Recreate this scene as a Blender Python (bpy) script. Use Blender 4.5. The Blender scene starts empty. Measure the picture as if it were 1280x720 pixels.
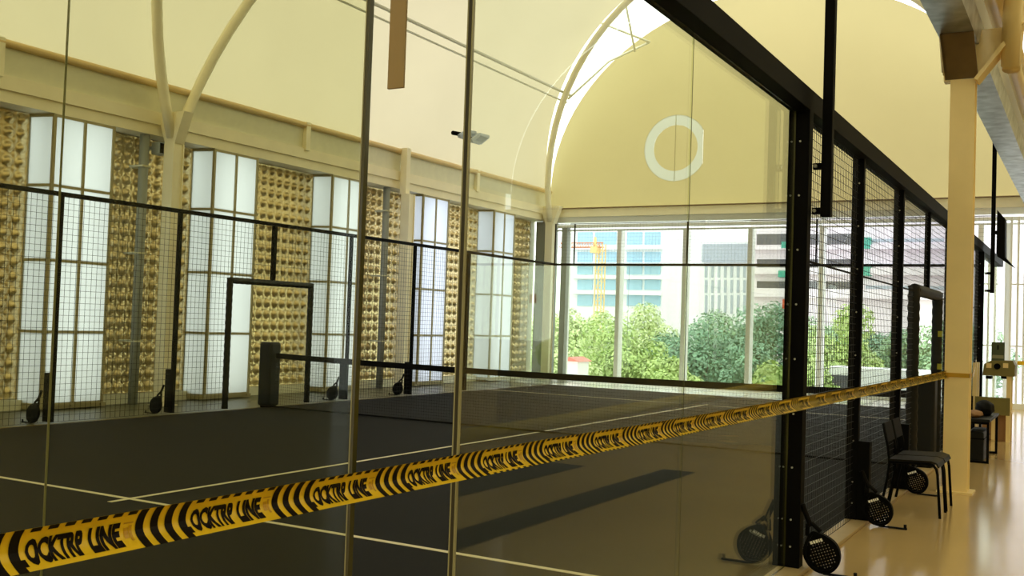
import bpy, bmesh, math, random
from mathutils import Vector, Matrix
random.seed(7)
S = bpy.context.scene
COL = S.collection
PI = math.pi

# ------------------------------------------------------------------ camera
CP = Vector((1.69145, -12.67108, 1.52749))
CR = Vector((0.86967628, 0.49244355, 0.03409566))
CU = Vector((-0.01356491, -0.04520434, 0.99888566))
CF = Vector((-0.49343608, 0.86916967, 0.03263319))
FPX = 1285.24
cd = bpy.data.cameras.new('camera')
cd.sensor_width = 36.0
cd.lens = 36.0 * FPX / 1280.0
cd.clip_start = 0.05
cd.clip_end = 1000
cam = bpy.data.objects.new('camera', cd)
COL.objects.link(cam)
m3 = Matrix((CR, CU, -CF)).transposed()
cam.matrix_world = Matrix.Translation(CP) @ m3.to_4x4()
S.camera = cam

def pix(px, py, axis, val):
    """world point where the sight line of a photo pixel meets the plane axis = val"""
    d = CF + CR * ((px - 640) / FPX) - CU * ((py - 360) / FPX)
    t = (val - CP[axis]) / d[axis]
    return CP + d * t

# ------------------------------------------------------------------ world, exposure
w = bpy.data.worlds.new('world')
S.world = w
w.use_nodes = True
bg = w.node_tree.nodes['Background']
bg.inputs[0].default_value = (0.93, 0.98, 1.0, 1)
bg.inputs[1].default_value = 3.2
S.view_settings.view_transform = 'Standard'
S.view_settings.look = 'None'
S.view_settings.exposure = 0.0
S.view_settings.gamma = 1.0
S.view_settings.use_curve_mapping = False
try:
    S.cycles.max_bounces = 14
    S.cycles.diffuse_bounces = 7
    S.cycles.glossy_bounces = 6
    S.cycles.transmission_bounces = 10
    S.cycles.transparent_max_bounces = 40
    S.cycles.sample_clamp_indirect = 6.0
    S.cycles.caustics_reflective = False
except Exception:
    pass

# ------------------------------------------------------------------ materials
def srgb(r, g, b):
    f = lambda c: (c / 255 / 12.92) if c / 255 <= 0.04045 else ((c / 255 + 0.055) / 1.055) ** 2.4
    return (f(r), f(g), f(b), 1)

def mat(name, col, rough=0.6, metal=0.0, noise=0.0, nscale=6.0, spec=0.5, bump=0.0, bscale=60.0):
    m = bpy.data.materials.new(name)
    m.use_nodes = True
    nt = m.node_tree
    b = nt.nodes['Principled BSDF']
    b.inputs['Roughness'].default_value = rough
    b.inputs['Metallic'].default_value = metal
    b.inputs['Specular IOR Level'].default_value = spec
    c = col if len(col) == 4 else (*col, 1)
    b.inputs['Base Color'].default_value = c
    tc = nt.nodes.new('ShaderNodeTexCoord')
    if noise:
        n = nt.nodes.new('ShaderNodeTexNoise')
        n.inputs['Scale'].default_value = nscale
        n.inputs['Detail'].default_value = 4
        nt.links.new(tc.outputs['Object'], n.inputs['Vector'])
        r = nt.nodes.new('ShaderNodeValToRGB')
        r.color_ramp.elements[0].position = 0.3
        r.color_ramp.elements[1].position = 0.7
        r.color_ramp.elements[0].color = (*[x * (1 - noise) for x in c[:3]], 1)
        r.color_ramp.elements[1].color = (*[min(1, x * (1 + noise)) for x in c[:3]], 1)
        nt.links.new(n.outputs['Fac'], r.inputs['Fac'])
        nt.links.new(r.outputs['Color'], b.inputs['Base Color'])
    if bump:
        n2 = nt.nodes.new('ShaderNodeTexNoise')
        n2.inputs['Scale'].default_value = bscale
        nt.links.new(tc.outputs['Object'], n2.inputs['Vector'])
        bp = nt.nodes.new('ShaderNodeBump')
        bp.inputs['Strength'].default_value = bump
        bp.inputs['Distance'].default_value = 0.01
        nt.links.new(n2.outputs['Fac'], bp.inputs['Height'])
        nt.links.new(bp.outputs['Normal'], b.inputs['Normal'])
    return m

def membrane(name, dcol, tcol, mix, noise=0.04):
    """thin translucent sheet: part of the light is scattered back, part comes through"""
    m = bpy.data.materials.new(name)
    m.use_nodes = True
    nt = m.node_tree
    nt.nodes.remove(nt.nodes['Principled BSDF'])
    out = nt.nodes['Material Output']
    d = nt.nodes.new('ShaderNodeBsdfDiffuse')
    t = nt.nodes.new('ShaderNodeBsdfTranslucent')
    mx = nt.nodes.new('ShaderNodeMixShader')
    d.inputs[0].default_value = (*dcol, 1)
    t.inputs[0].default_value = (*tcol, 1)
    mx.inputs[0].default_value = mix
    if noise:
        tc = nt.nodes.new('ShaderNodeTexCoord')
        n = nt.nodes.new('ShaderNodeTexNoise')
        n.inputs['Scale'].default_value = 0.5
        n.inputs['Detail'].default_value = 3
        nt.links.new(tc.outputs['Object'], n.inputs['Vector'])
        r = nt.nodes.new('ShaderNodeValToRGB')
        r.color_ramp.elements[0].position = 0.3
        r.color_ramp.elements[1].position = 0.7
        r.color_ramp.elements[0].color = (*[x * (1 - noise) for x in tcol], 1)
        r.color_ramp.elements[1].color = (*[min(1, x * (1 + noise)) for x in tcol], 1)
        nt.links.new(n.outputs['Fac'], r.inputs['Fac'])
        nt.links.new(r.outputs['Color'], t.inputs[0])
    nt.links.new(d.outputs[0], mx.inputs[1])
    nt.links.new(t.outputs[0], mx.inputs[2])
    nt.links.new(mx.outputs[0], out.inputs[0])
    return m

def glass(name, tint, f0=0.04, power=5.0, rough=0.0):
    """one face of a flat pane: tinted see-through, mirror by the angle of view"""
    m = bpy.data.materials.new(name)
    m.use_nodes = True
    nt = m.node_tree
    nt.nodes.remove(nt.nodes['Principled BSDF'])
    out = nt.nodes['Material Output']
    tr = nt.nodes.new('ShaderNodeBsdfTransparent')
    tr.inputs[0].default_value = (*tint, 1)
    gl = nt.nodes.new('ShaderNodeBsdfGlossy')
    gl.inputs['Roughness'].default_value = rough
    gl.inputs['Color'].default_value = (0.95, 1.0, 0.93, 1)
    lw = nt.nodes.new('ShaderNodeLayerWeight')
    lw.inputs['Blend'].default_value = 0.5
    p = nt.nodes.new('ShaderNodeMath'); p.operation = 'POWER'; p.inputs[1].default_value = power
    a = nt.nodes.new('ShaderNodeMath'); a.operation = 'MULTIPLY_ADD'
    a.inputs[1].default_value = 1 - f0; a.inputs[2].default_value = f0
    mx = nt.nodes.new('ShaderNodeMixShader')
    nt.links.new(lw.outputs['Facing'], p.inputs[0])
    nt.links.new(p.outputs[0], a.inputs[0])
    nt.links.new(a.outputs[0], mx.inputs[0])
    nt.links.new(tr.outputs[0], mx.inputs[1])
    nt.links.new(gl.outputs[0], mx.inputs[2])
    nt.links.new(mx.outputs[0], out.inputs[0])
    return m

M = {}
M['roof'] = membrane('roof_membrane', (0.66, 0.60, 0.42), (0.405, 0.352, 0.226), 0.64)
M['gable'] = membrane('gable_membrane', (0.62, 0.55, 0.28), (0.390, 0.309, 0.133), 0.60)
M['bay'] = membrane('frosted_bay_pane', (0.75, 0.82, 0.84), (0.53, 0.565, 0.645), 0.90, 0)
M['glass_clear'] = glass('clear_glass', (0.963, 0.978, 0.93), 0.028)
M['glass_back'] = glass('green_tinted_glass', (0.895, 0.905, 0.79), 0.008)
M['glass_window'] = glass('window_glass', (0.985, 0.99, 0.985))
M['glass_joint'] = glass('clear_joint', (0.93, 0.95, 0.86), 0.01)
M['glass_edge'] = mat('glass_edge', srgb(62, 60, 32), 0.15)
M['polished_edge'] = mat('polished_glass_rim', srgb(150, 150, 120), 0.2)
M['seal'] = mat('dark_seal', srgb(40, 36, 22), 0.5)
M['floor'] = mat('beige_resin_floor', srgb(194, 166, 112), 0.14, noise=0.06, nscale=0.8, spec=0.5)
M['sidefloor'] = mat('olive_concrete', srgb(92, 90, 66), 0.4, noise=0.1, nscale=2)
M['palefloor'] = mat('pale_polished_floor', srgb(232, 232, 224), 0.18)
M['turf'] = mat('dark_turf', (0.0080, 0.0076, 0.0050), 0.8, noise=0.25, nscale=30, spec=0.10, bump=0.4, bscale=300)
M['line'] = mat('court_line_paint', srgb(215, 205, 170), 0.6)
M['cream'] = mat('cream_paint', srgb(242, 220, 158), 0.42, noise=0.04, nscale=3)
M['pale_cream'] = mat('pale_cream_paint', srgb(248, 240, 208), 0.45, noise=0.04, nscale=3)
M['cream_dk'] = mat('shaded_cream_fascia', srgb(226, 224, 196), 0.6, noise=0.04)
M['orange'] = mat('ochre_edge_tube', srgb(226, 196, 136), 0.5)
M['olivewall'] = mat('olive_wall', srgb(120, 114, 80), 0.7)
M['brass'] = mat('brass_cladding', srgb(232, 212, 158), 0.24, metal=0.6, noise=0.12, nscale=9)
M['winframe'] = mat('bronze_window_bar', srgb(165, 155, 115), 0.5)
M['white'] = mat('white_window_frame', srgb(244, 246, 244), 0.45)
M['palegrey'] = mat('pale_grey_tube', srgb(205, 205, 190), 0.6)
M['grey'] = mat('grey_pier', srgb(150, 155, 148), 0.6)
M['black'] = mat('black_powder_coat', (0.003, 0.003, 0.003), 0.6, spec=0.06)
M['blackmat'] = mat('black_rubber', (0.004, 0.004, 0.004), 0.7, spec=0.1)
M['charcoal'] = mat('charcoal_vinyl', (0.007, 0.008, 0.008), 0.5, spec=0.25, bump=0.15, bscale=40)
M['wire'] = mat('black_mesh_wire', (0.006, 0.006, 0.006), 0.5, spec=0.25)
M['bolt'] = mat('steel_bolt', (0.40, 0.40, 0.38), 0.4, metal=1.0)
M['galv'] = mat('galvanised_sheet', (0.42, 0.44, 0.46), 0.38, metal=0.85, noise=0.35, nscale=5)
M['brownplate'] = mat('brown_cap_plate', srgb(120, 98, 62), 0.55, noise=0.1)
M['brownbar'] = mat('brown_bar', srgb(158, 136, 96), 0.5)
M['tape'] = mat('yellow_tape', (0.84, 0.57, 0.014), 0.36, noise=0.05, nscale=20)
M['tapeink'] = mat('black_tape_ink', (0.008, 0.005, 0.004), 0.5, spec=0.12)
M['tapefaint'] = mat('faint_tape_mark', (0.55, 0.31, 0.012), 0.4)
M['kerb'] = mat('kerb_beige', srgb(170, 148, 104), 0.5, noise=0.06)
M['chairseat'] = mat('brown_black_seat', srgb(30, 27, 21), 0.5, spec=0.12)
M['ringglow'] = membrane('pale_reflection_ring', (0.8, 0.82, 0.74), (0.40, 0.41, 0.325), 0.75, 0.03)  # translucent sheet for the ring that stands in for a glass reflection
M['ring'] = mat('white_ring', srgb(228, 230, 205), 0.6)
M['ringin'] = mat('pale_green_disc', srgb(190, 192, 130), 0.6)
M['olive'] = mat('olive_board', srgb(120, 112, 58), 0.5, noise=0.08)
M['signgreen'] = mat('dark_green_sign', srgb(72, 84, 58), 0.5)
M['brownbox'] = mat('brown_carton', srgb(150, 112, 72), 0.7)
M['sticker'] = mat('lime_sticker', srgb(150, 150, 40), 0.5)
M['leafA'] = mat('pale_leaves', (0.60, 0.70, 0.36), 0.6, noise=0.3, nscale=1.5)
M['leafB'] = mat('mid_leaves', (0.30, 0.46, 0.27), 0.6, noise=0.35, nscale=1.5)
M['leafC'] = mat('deep_leaves', (0.22, 0.39, 0.26), 0.6, noise=0.35, nscale=1.5)
M['leafD'] = mat('fresh_leaves', (0.46, 0.60, 0.22), 0.6, noise=0.3, nscale=1.5)
M['bark'] = mat('bark', (0.20, 0.15, 0.10), 0.8, noise=0.2)
M['ground'] = mat('street_paving', (0.45, 0.45, 0.43), 0.8, noise=0.1)
M['bwhite'] = mat('white_facade', (0.88, 0.90, 0.90), 0.7)
M['bpink'] = mat('pale_pink_facade', (0.84, 0.76, 0.80), 0.7)
M['bglass'] = mat('blue_window_band', (0.34, 0.56, 0.70), 0.25)
M['bgrey'] = mat('grey_louvre', (0.42, 0.48, 0.54), 0.6)
M['bdark'] = mat('dark_opening', (0.10, 0.10, 0.11), 0.7)
M['bgreen'] = mat('teal_panel', (0.05, 0.36, 0.26), 0.5)
M['craneY'] = mat('crane_yellow', (0.80, 0.58, 0.24), 0.5)
M['craneR'] = mat('crane_red', (0.62, 0.22, 0.10), 0.5)
M['redroof'] = mat('red_roof', (0.75, 0.20, 0.16), 0.6)
M['redsign'] = mat('red_sign', (0.80, 0.12, 0.05), 0.5)

# ------------------------------------------------------------------ mesh helpers
def NB():
    return bmesh.new()

def box(bm, lo, hi, mi=0, bev=0.0):
    r = bmesh.ops.create_cube(bm, size=1.0)
    vs = r['verts']
    for v in vs:
        v.co = Vector([(lo[i] + hi[i]) / 2 + v.co[i] * (hi[i] - lo[i]) for i in range(3)])
    fs = set(f for v in vs for f in v.link_faces)
    for f in fs:
        f.material_index = mi
    if bev:
        es = set(e for v in vs for e in v.link_edges)
        bmesh.ops.bevel(bm, geom=list(es), offset=bev, segments=2, affect='EDGES', profile=0.5)
    return vs

def cyl(bm, p0, p1, r0, r1=None, n=12, mi=0, caps=True):
    p0 = Vector(p0); p1 = Vector(p1)
    if r1 is None: r1 = r0
    d = p1 - p0
    L = d.length
    if L < 1e-9: return
    q = d.to_track_quat('Z', 'Y').to_matrix().to_4x4()
    mt = Matrix.Translation((p0 + p1) / 2) @ q
    r = bmesh.ops.create_cone(bm, cap_ends=caps, segments=n, radius1=r0, radius2=r1, depth=L, matrix=mt)
    for f in set(f for v in r['verts'] for f in v.link_faces):
        f.material_index = mi

def tube(bm, pts, r, n=10, mi=0, square=None):
    """swept tube through pts; square=(w,h) gives a rectangular section"""
    pts = [Vector(p) for p in pts]
    rings = []
    up = Vector((0, 0, 1))
    for i, p in enumerate(pts):
        t = (pts[min(i + 1, len(pts) - 1)] - pts[max(i - 1, 0)]).normalized()
        a = t.cross(up)
        if a.length < 1e-3: a = t.cross(Vector((0, 1, 0)))
        a.normalize(); b = a.cross(t).normalized()
        rr = r[i] if isinstance(r, (list, tuple)) else r
        if square:
            ring = [bm.verts.new(p + a * sx * square[0] / 2 + b * sy * square[1] / 2) for sx, sy in ((-1, -1), (1, -1), (1, 1), (-1, 1))]
        else:
            ring = [bm.verts.new(p + (a * math.cos(k * 2 * PI / n) + b * math.sin(k * 2 * PI / n)) * rr) for k in range(n)]
        rings.append(ring)
    m_ = len(rings[0])
    for i in range(len(rings) - 1):
        for k in range(m_):
            f = bm.faces.new((rings[i][k], rings[i][(k + 1) % m_], rings[i + 1][(k + 1) % m_], rings[i + 1][k]))
            f.material_index = mi
    f = bm.faces.new(rings[0][::-1]); f.material_index = mi
    f = bm.faces.new(rings[-1]); f.material_index = mi

def wire(bm, p0, p1, r):
    """thin three sided wire"""
    p0 = Vector(p0); p1 = Vector(p1)
    t = (p1 - p0).normalized()
    a = t.cross(Vector((0.31, 0.52, 0.79))).normalized()
    b = t.cross(a)
    A = [bm.verts.new(p0 + (a * math.cos(k * 2.0944) + b * math.sin(k * 2.0944)) * r) for k in range(3)]
    B_ = [bm.verts.new(p1 + (a * math.cos(k * 2.0944) + b * math.sin(k * 2.0944)) * r) for k in range(3)]
    for k in range(3):
        bm.faces.new((A[k], A[(k + 1) % 3], B_[(k + 1) % 3], B_[k]))

def prism(bm, poly, axis, a, b, mi=0):
    """poly: 2-D outline in the two other axes (in order), extruded along axis from a to b"""
    def P(u, v, t):
        c = [u, v]; c.insert(axis, t); return Vector(c)
    A = [bm.verts.new(P(u, v, a)) for u, v in poly]
    B_ = [bm.verts.new(P(u, v, b)) for u, v in poly]
    n = len(poly)
    fs = [bm.faces.new(A), bm.faces.new(B_[::-1])]
    for i in range(n):
        fs.append(bm.faces.new((A[i], B_[i], B_[(i + 1) % n], A[(i + 1) % n])))
    for f in fs: f.material_index = mi

WLOC = {}
def obj(name, bm, m, parent=None, smooth=False, recalc=True):
    if recalc:
        bmesh.ops.recalc_face_normals(bm, faces=bm.faces[:])
    me = bpy.data.meshes.new(name)
    if parent is not None:
        bmesh.ops.translate(bm, vec=-WLOC[parent.name], verts=bm.verts[:])
    bm.to_mesh(me)
    bm.free()
    if smooth:
        me.polygons.foreach_set('use_smooth', [True] * len(me.polygons))
    for mm in (m if isinstance(m, (list, tuple)) else [m]):
        me.materials.append(mm)
    o = bpy.data.objects.new(name, me)
    COL.objects.link(o)
    WLOC[o.name] = WLOC[parent.name].copy() if parent is not None else Vector((0, 0, 0))
    if parent is not None:
        o.parent = parent
    return o

def tag(o, label=None, cat=None, group=None, kind=None):
    if label: o['label'] = label
    if cat: o['category'] = cat
    if group: o['group'] = group
    if kind: o['kind'] = kind
    return o

def thing(name, label, cat, loc=(0, 0, 0), group=None, kind=None):
    o = bpy.data.objects.new(name, None)
    o.empty_display_size = 0.1
    COL.objects.link(o)
    o.location = loc
    WLOC[o.name] = Vector(loc)
    return tag(o, label, cat, group, kind)

def kids(o):
    return [c for c in COL.objects if c.parent == o]

def dup(root, loc, label, group=None, rotz=0.0, scale=None):
    r = root.copy(); COL.objects.link(r)
    r.location = loc; r.rotation_euler = (0, 0, rotz)
    r['label'] = label
    if group: r['group'] = group
    if scale: r.scale = scale
    for ch in kids(root):
        c = ch.copy(); COL.objects.link(c); c.parent = r
        for g in kids(ch):
            d = g.copy(); COL.objects.link(d); d.parent = c
    return r

def struct(name, bm, m, label, cat, smooth=False, recalc=True):
    return tag(obj(name, bm, m, None, smooth, recalc), label, cat, kind='structure')

# ================================================================== THE SETTING
YE = 12.5          # far end wall
YB = -24.0         # end of the hall behind
# ---- floor
b = NB(); box(b, (-12.6, YB, -0.30), (13.4, YE + 0.15, 0.0)); struct('floor', b, M['floor'], 'glossy beige resin floor of the aisle around the court', 'floor')
b = NB(); box(b, (-12.2, YB, 0.0), (-10.06, YE - 0.05, 0.004)); struct('floor', b, M['sidefloor'], 'dull olive concrete strip between left fence and brass wall', 'floor')
b = NB(); box(b, (-10.05, 10.06, 0.0), (0.0, YE - 0.06, 0.005)); struct('floor', b, M['palefloor'], 'pale polished floor strip between the far glass and the end window', 'floor')  # floor strip with a paler base colour than the aisle floor
b = NB(); box(b, (-9.97, -9.96, 0.0), (-0.03, 9.97, 0.006)); struct('court_floor', b, M['turf'], 'black artificial turf inside the glass court', 'court floor')
b = NB(); box(b, (1.95, -22, 0.0), (2.30, -2.2, 0.005)); struct('aisle_mat', b, M['turf'], 'narrow dark mat lying along the far side of the aisle', 'mat')
b = NB(); box(b, (3.05, -22, 0.0), (11.95, -2.6, 0.006)); struct('neighbour_court_floor', b, M['turf'], 'dark turf of the next court across the aisle', 'court floor')
for nm, lo, hi, lab in (
        ('court_marking', (-9.96, -6.975, 0.006), (-0.04, -6.925, 0.0085), 'cream service line nearest the glass corner'),
        ('court_marking', (-9.96, 6.925, 0.006), (-0.04, 6.975, 0.0085), 'cream service line beyond the net'),
        ('court_marking', (-5.025, -7.15, 0.0086), (-4.975, 7.15, 0.0105), 'cream centre line running under the net')):
    b = NB(); box(b, lo, hi); struct(nm, b, M['line'], lab, 'court line')
b = NB()
box(b, (-0.05, -10.0, 0.0), (0.125, 10.0, 0.028), bev=0.006)
struct('kerb', b, M['kerb'], 'low beige kerb under the near side of the court', 'kerb')

# ---- roof vaults
def prof(th, xc, hw=6.0, h=5.0, zb=5.12):
    return xc - hw * math.cos(th), zb + h * math.sin(th)

def vault(name, xc, label, full=False):
    b = NB(); rows = []
    N, K = 64, 72
    for i in range(N + 1):
        th = PI * i / N
        x, z = prof(th, xc)
        ye = (YE + 0.03) if full else 12.45 - 3.3 * min(th, PI - th) / (PI / 2)
        rows.append([b.verts.new((x, YB + (ye - YB) * k / K, z)) for k in range(K + 1)])
    for i in range(N):
        for k in range(K):
            if full and i < 3 and 0.4 < rows[i][k].co.y < 3.7: continue
            b.faces.new((rows[i][k], rows[i][k + 1], rows[i + 1][k + 1], rows[i + 1][k]))
    struct(name, b, M['roof'], label, 'roof', smooth=True)

def skylight(name, xc, label):
    b = NB(); A = []; C_ = []
    N = 48
    for i in range(N + 1):
        th = PI * i / N
        x, z = prof(th, xc, hw=6.02, h=5.03)
        ye = 12.45 - 3.3 * min(th, PI - th) / (PI / 2)
        A.append(b.verts.new((x, ye + 0.02, z))); C_.append(b.verts.new((x, YE + 0.02, z)))
    for i in range(N):
        b.faces.new((A[i], C_[i], C_[i + 1], A[i + 1]))
    struct(name, b, M['glass_window'], label, 'skylight', smooth=True)

XC1, XC2 = -5.5, 6.75
vault('roof', XC1, 'cream tensile membrane vault over the court')
vault('roof', XC2, 'cream tensile membrane vault over the aisle side, behind the right column', True)
skylight('skylight', XC1, 'clear glazed strip between the court vault and its end gable')

def gable(name, xc, y, label, zl=4.62, hole=None):
    b = NB()
    if hole:
        N = 40
        out_ = [b.verts.new((prof(PI * i / N, xc, 5.97, 4.95)[0], y, prof(PI * i / N, xc, 5.97, 4.95)[1])) for i in range(N + 1)]
        out_ += [b.verts.new((out_[-1].co.x, y, zl)), b.verts.new((out_[0].co.x, y, zl))]
        inn = [b.verts.new((hole[0] + hole[2] * min(math.cos(2 * PI * i / 48), 0.86), y, hole[1] + hole[2] * math.sin(2 * PI * i / 48))) for i in range(48)]
        es = []
        for loop in (out_, inn):
            es += [b.edges.new((loop[i], loop[(i + 1) % len(loop)])) for i in range(len(loop))]
        bmesh.ops.triangle_fill(b, use_beauty=True, use_dissolve=False, edges=es)
        return struct(name, b, M['gable'], label, 'wall')
    N = 40
    top = [b.verts.new((prof(PI * i / N, xc, 5.97, 4.95)[0], y, prof(PI * i / N, xc, 5.97, 4.95)[1])) for i in range(N + 1)]
    bot = [b.verts.new((v.co.x, y, zl)) for v in top]
    for i in range(N):
        b.faces.new((bot[i], bot[i + 1], top[i + 1], top[i]))
    struct(name, b, M['gable'], label, 'wall')

gable('wall_far', XC1, YE, 'cream arched gable above the big end window', hole=(-7.85, 6.18, 0.86))  # hole lets daylight into the ring that imitates a reflection
gable('wall_far', XC2, YE, 'cream arched gable of the aisle side vault')
gable('wall_near', XC1, YB, 'cream arched gable at the end of the court vault behind the camera', 0.0)
gable('wall_near', XC2, YB, 'cream arched gable at the end of the aisle vault behind the camera', 0.0)
b = NB(); box(b, (12.9, YB, 0), (13.1, YE, 5.2)); struct('wall_right', b, M['cream'], 'cream wall far right beyond the neighbour court', 'wall')

# ---- left wall: eave, beam, fascia, piers
b = NB()
box(b, (-11.95, YB, 4.33), (-11.50, YE, 4.50))
box(b, (-11.60, YB, 4.50), (-11.46, YE, 4.70))
struct('trim_1', b, M['pale_cream'], 'long cream eave beam above the frosted bays', 'beam')
b = NB(); prism(b, [(-11.62, 4.70), (-11.52, 4.70), (-11.50, 5.10), (-11.62, 5.10)], 1, YB, YE)
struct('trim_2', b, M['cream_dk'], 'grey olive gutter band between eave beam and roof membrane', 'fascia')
b = NB(); tube(b, [(-11.47, YB, 5.14), (-11.47, YE, 5.14)], 0.055)
struct('trim_3', b, M['orange'], 'ochre tube along the foot of the left roof membrane', 'edge tube', smooth=True)
b = NB()
for y in (-4.0, 2.36, 8.6):
    box(b, (-11.52, y - 0.06, 4.66), (-11.42, y + 0.06, 5.2))
struct('trim_4', b, M['pale_cream'], 'short cream stubs between eave beam and membrane', 'stub')
BAYS = [-8.85, -5.70, -2.545, 0.58, 3.73, 6.90, 10.05]
b = NB()
prev = YB
for y in BAYS + [None]:
    y0 = (y - 0.60) if y is not None else YE
    if y0 > prev: box(b, (-12.2, prev, 0.0), (-11.93, y0, 4.40))
    prev = (y + 0.60) if y is not None else YE
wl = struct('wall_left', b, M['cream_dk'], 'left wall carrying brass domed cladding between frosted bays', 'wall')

def cladding(y0, y1):
    b = NB()
    t = 0.205
    nc = max(1, int(round((y1 - y0) / t)))
    tw = (y1 - y0) / nc
    nr = 20
    z0 = 0.16; thh = (4.32 - z0) / nr
    G = 9
    for c in range(nc):
        for r in range(nr):
            oy = y0 + c * tw; oz = z0 + r * thh
            vs = []
            for i in range(G + 1):
                row = []
                for j in range(G + 1):
                    u = i / G * 2 - 1; v = j / G * 2 - 1
                    q = max(0, 1 - (u * u + v * v) / 0.50)
                    row.append(b.verts.new((-11.93 + 0.012 + 0.070 * q ** 0.6 + (0.012 if i in (0, G) or j in (0, G) else 0), oy + (i / G) * tw, oz + (j / G) * thh)))
                vs.append(row)
            for i in range(G):
                for j in range(G):
                    b.faces.new((vs[i][j], vs[i + 1][j], vs[i + 1][j + 1], vs[i][j + 1]))
    bmesh.ops.remove_doubles(b, verts=b.verts[:], dist=1e-4)
    return b
segs = [(BAYS[i] + 0.64, BAYS[i + 1] - 0.64) for i in range(1, len(BAYS) - 1)] + [(BAYS[-1] + 0.64, 12.2)]
for y0, y1 in segs:
    o = obj('brass_cladding', cladding(y0, y1), M['brass'], wl, smooth=True)
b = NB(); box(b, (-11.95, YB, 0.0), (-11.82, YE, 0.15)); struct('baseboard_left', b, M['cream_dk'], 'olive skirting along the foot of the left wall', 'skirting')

ordn = ['second', 'first', 'first', 'second', 'third', 'fourth', 'fifth']
where = ['behind the camera, far from the frame', 'just left of the frame', 'at the left edge, beside the fence post nearest the camera',
         'just right of the left column, behind the near edge of the fence gateway', 'behind the far post of the fence gateway',
         'just past the second left column', 'last before the end wall']
for bi, yb in enumerate(BAYS):
    if bi == 0: continue
    t = thing('window_%d' % bi, 'frosted projecting bay window ' + where[bi], 'window', (-11.9, yb, 0.0), kind='structure')
    xf, xb, hw, hb = -11.50, -11.93, 0.515, 0.62
    zs = [0.09, 1.15, 2.19, 3.28, 4.30]
    fr = NB()
    pts = [(xb, yb - hb), (xf, yb - hw), (xf, yb), (xf, yb + hw), (xb, yb + hb)]
    for (x, y) in pts:
        box(fr, (x - 0.022, y - 0.022, 0.05), (x + 0.022, y + 0.022, 4.32))
    for z in zs:
        for i in range(4):
            tube(fr, [(*pts[i], z), (*pts[i + 1], z)], 0, square=(0.035, 0.04))
    box(fr, (-11.95, yb - 0.6, 0.02), (-11.50, yb + 0.6, 0.08))
    obj('window_frame', fr, M['winframe'], t)
    for i in range(4):
        for j in range(4):
            p = NB()
            (xa, ya), (xc_, yc_) = pts[i], pts[i + 1]
            p.faces.new([p.verts.new(q) for q in ((xa, ya, zs[j] + .02), (xc_, yc_, zs[j] + .02), (xc_, yc_, zs[j + 1] - .02), (xa, ya, zs[j + 1] - .02))])
            obj('pane', p, M['bay'], t)
    sf = NB(); prism(sf, [(xb, yb - hb), (xf, yb - hw), (xf, yb + hw), (xb, yb + hb)], 2, 4.31, 4.328)
    obj('soffit', sf, M['white'], t)

# ---- columns with flared heads and curved rib tubes
def ribpts(x0, y0, z0, xc, dy, n=18, thmax=PI / 2):
    side = 1 if x0 < xc else -1
    hw = abs(xc - x0)
    pts = []
    for i in range(n + 1):
        th = thmax * i / n
        pts.append((xc - side * hw * math.cos(th), y0 + dy * th / (PI / 2), z0 + (9.95 - z0) * math.sin(th)))
    return pts

def column(x, y, ztop, label, sides, ymin=True, ymax=True, w=0.11, head=True, m='pale_cream'):
    t = thing('column', label, 'column', (x, y, 0), kind='structure')
    b = NB()
    # H section: two flanges and web
    box(b, (x - w, y - w, 0), (x + w, y - w + 0.022, ztop))
    box(b, (x - w, y + w - 0.022, 0), (x + w, y + w, ztop))
    box(b, (x - w + 0.02, y - w + 0.02, 0), (x + w - 0.02, y + w - 0.02, ztop))
    obj('shaft', b, M[m], t)
    b = NB(); box(b, (x - w - 0.05, y - w - 0.05, 0), (x + w + 0.05, y + w + 0.05, 0.018))
    obj('base_plate', b, M[m], t)
    b = NB()
    if head:
        prism(b, [(x - w, ztop), (x + w, ztop), (x + 0.30, ztop + 0.50), (x - 0.30, ztop + 0.50)], 1, y - 0.10, y + 0.10)
    else:
        box(b, (x - 0.18, y - 0.07, ztop), (x - 0.02, y + 0.07, 5.2))
    obj('head', b, M[m], t)
    for xc, xs in sides:
        for dy in ((-3.25,) if ymin else ()) + ((3.15,) if ymax else ()):
            b = NB(); tube(b, ribpts(x + xs, y + (0.06 if dy > 0 else -0.06), ztop + 0.1, xc, dy), 0.085, n=12)
            obj('roof_rib', b, M[m], t, smooth=True)
    return t
column(-11.25, -1.05, 4.20, 'first cream column on the left wall, branching into two roof ribs', [(XC1, 0.0)])
column(-11.25, 5.45, 4.20, 'second cream column on the left wall, seen between the two glass corner edges', [], head=False)
column(-11.25, 12.15, 4.20, 'cream corner column where left wall meets the end window', [(XC1, 0.0)], ymax=False)
column(-11.25, -7.35, 4.20, 'cream left wall column outside the frame', [(XC1, 0.0)])
rc = column(0.52, -1.60, 4.08, 'tall cream column standing beside the chairs in the aisle', [(XC1, -0.12), (XC2, 0.42)], w=0.112, head=False, m='cream')
column(0.62, 12.15, 4.20, 'cream column at the end wall in line with the aisle column', [(XC1, -0.12), (XC2, 0.16)], ymax=False)
b = NB()
prism(b, [(-2.20, 4.405), (-1.72, 4.08), (-1.70, 4.10), (-2.20, 4.44)], 0, 0.36, 0.66)
prism(b, [(-2.20, 4.405), (-1.72, 4.08), (-1.72, 4.44), (-2.20, 4.44)], 0, 0.37, 0.385)
obj('cap_plate', b, M['brownplate'], rc)
b = NB(); prism(b, [(0.63, 4.06), (0.66, 4.06), (1.02, 4.56), (0.63, 4.56)], 1, -1.70, -1.66)
prism(b, [(0.63, 4.06), (0.66, 4.04), (1.06, 4.56), (1.02, 4.58)], 1, -1.80, -1.56)
obj('gusset', b, M['cream'], rc)

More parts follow.
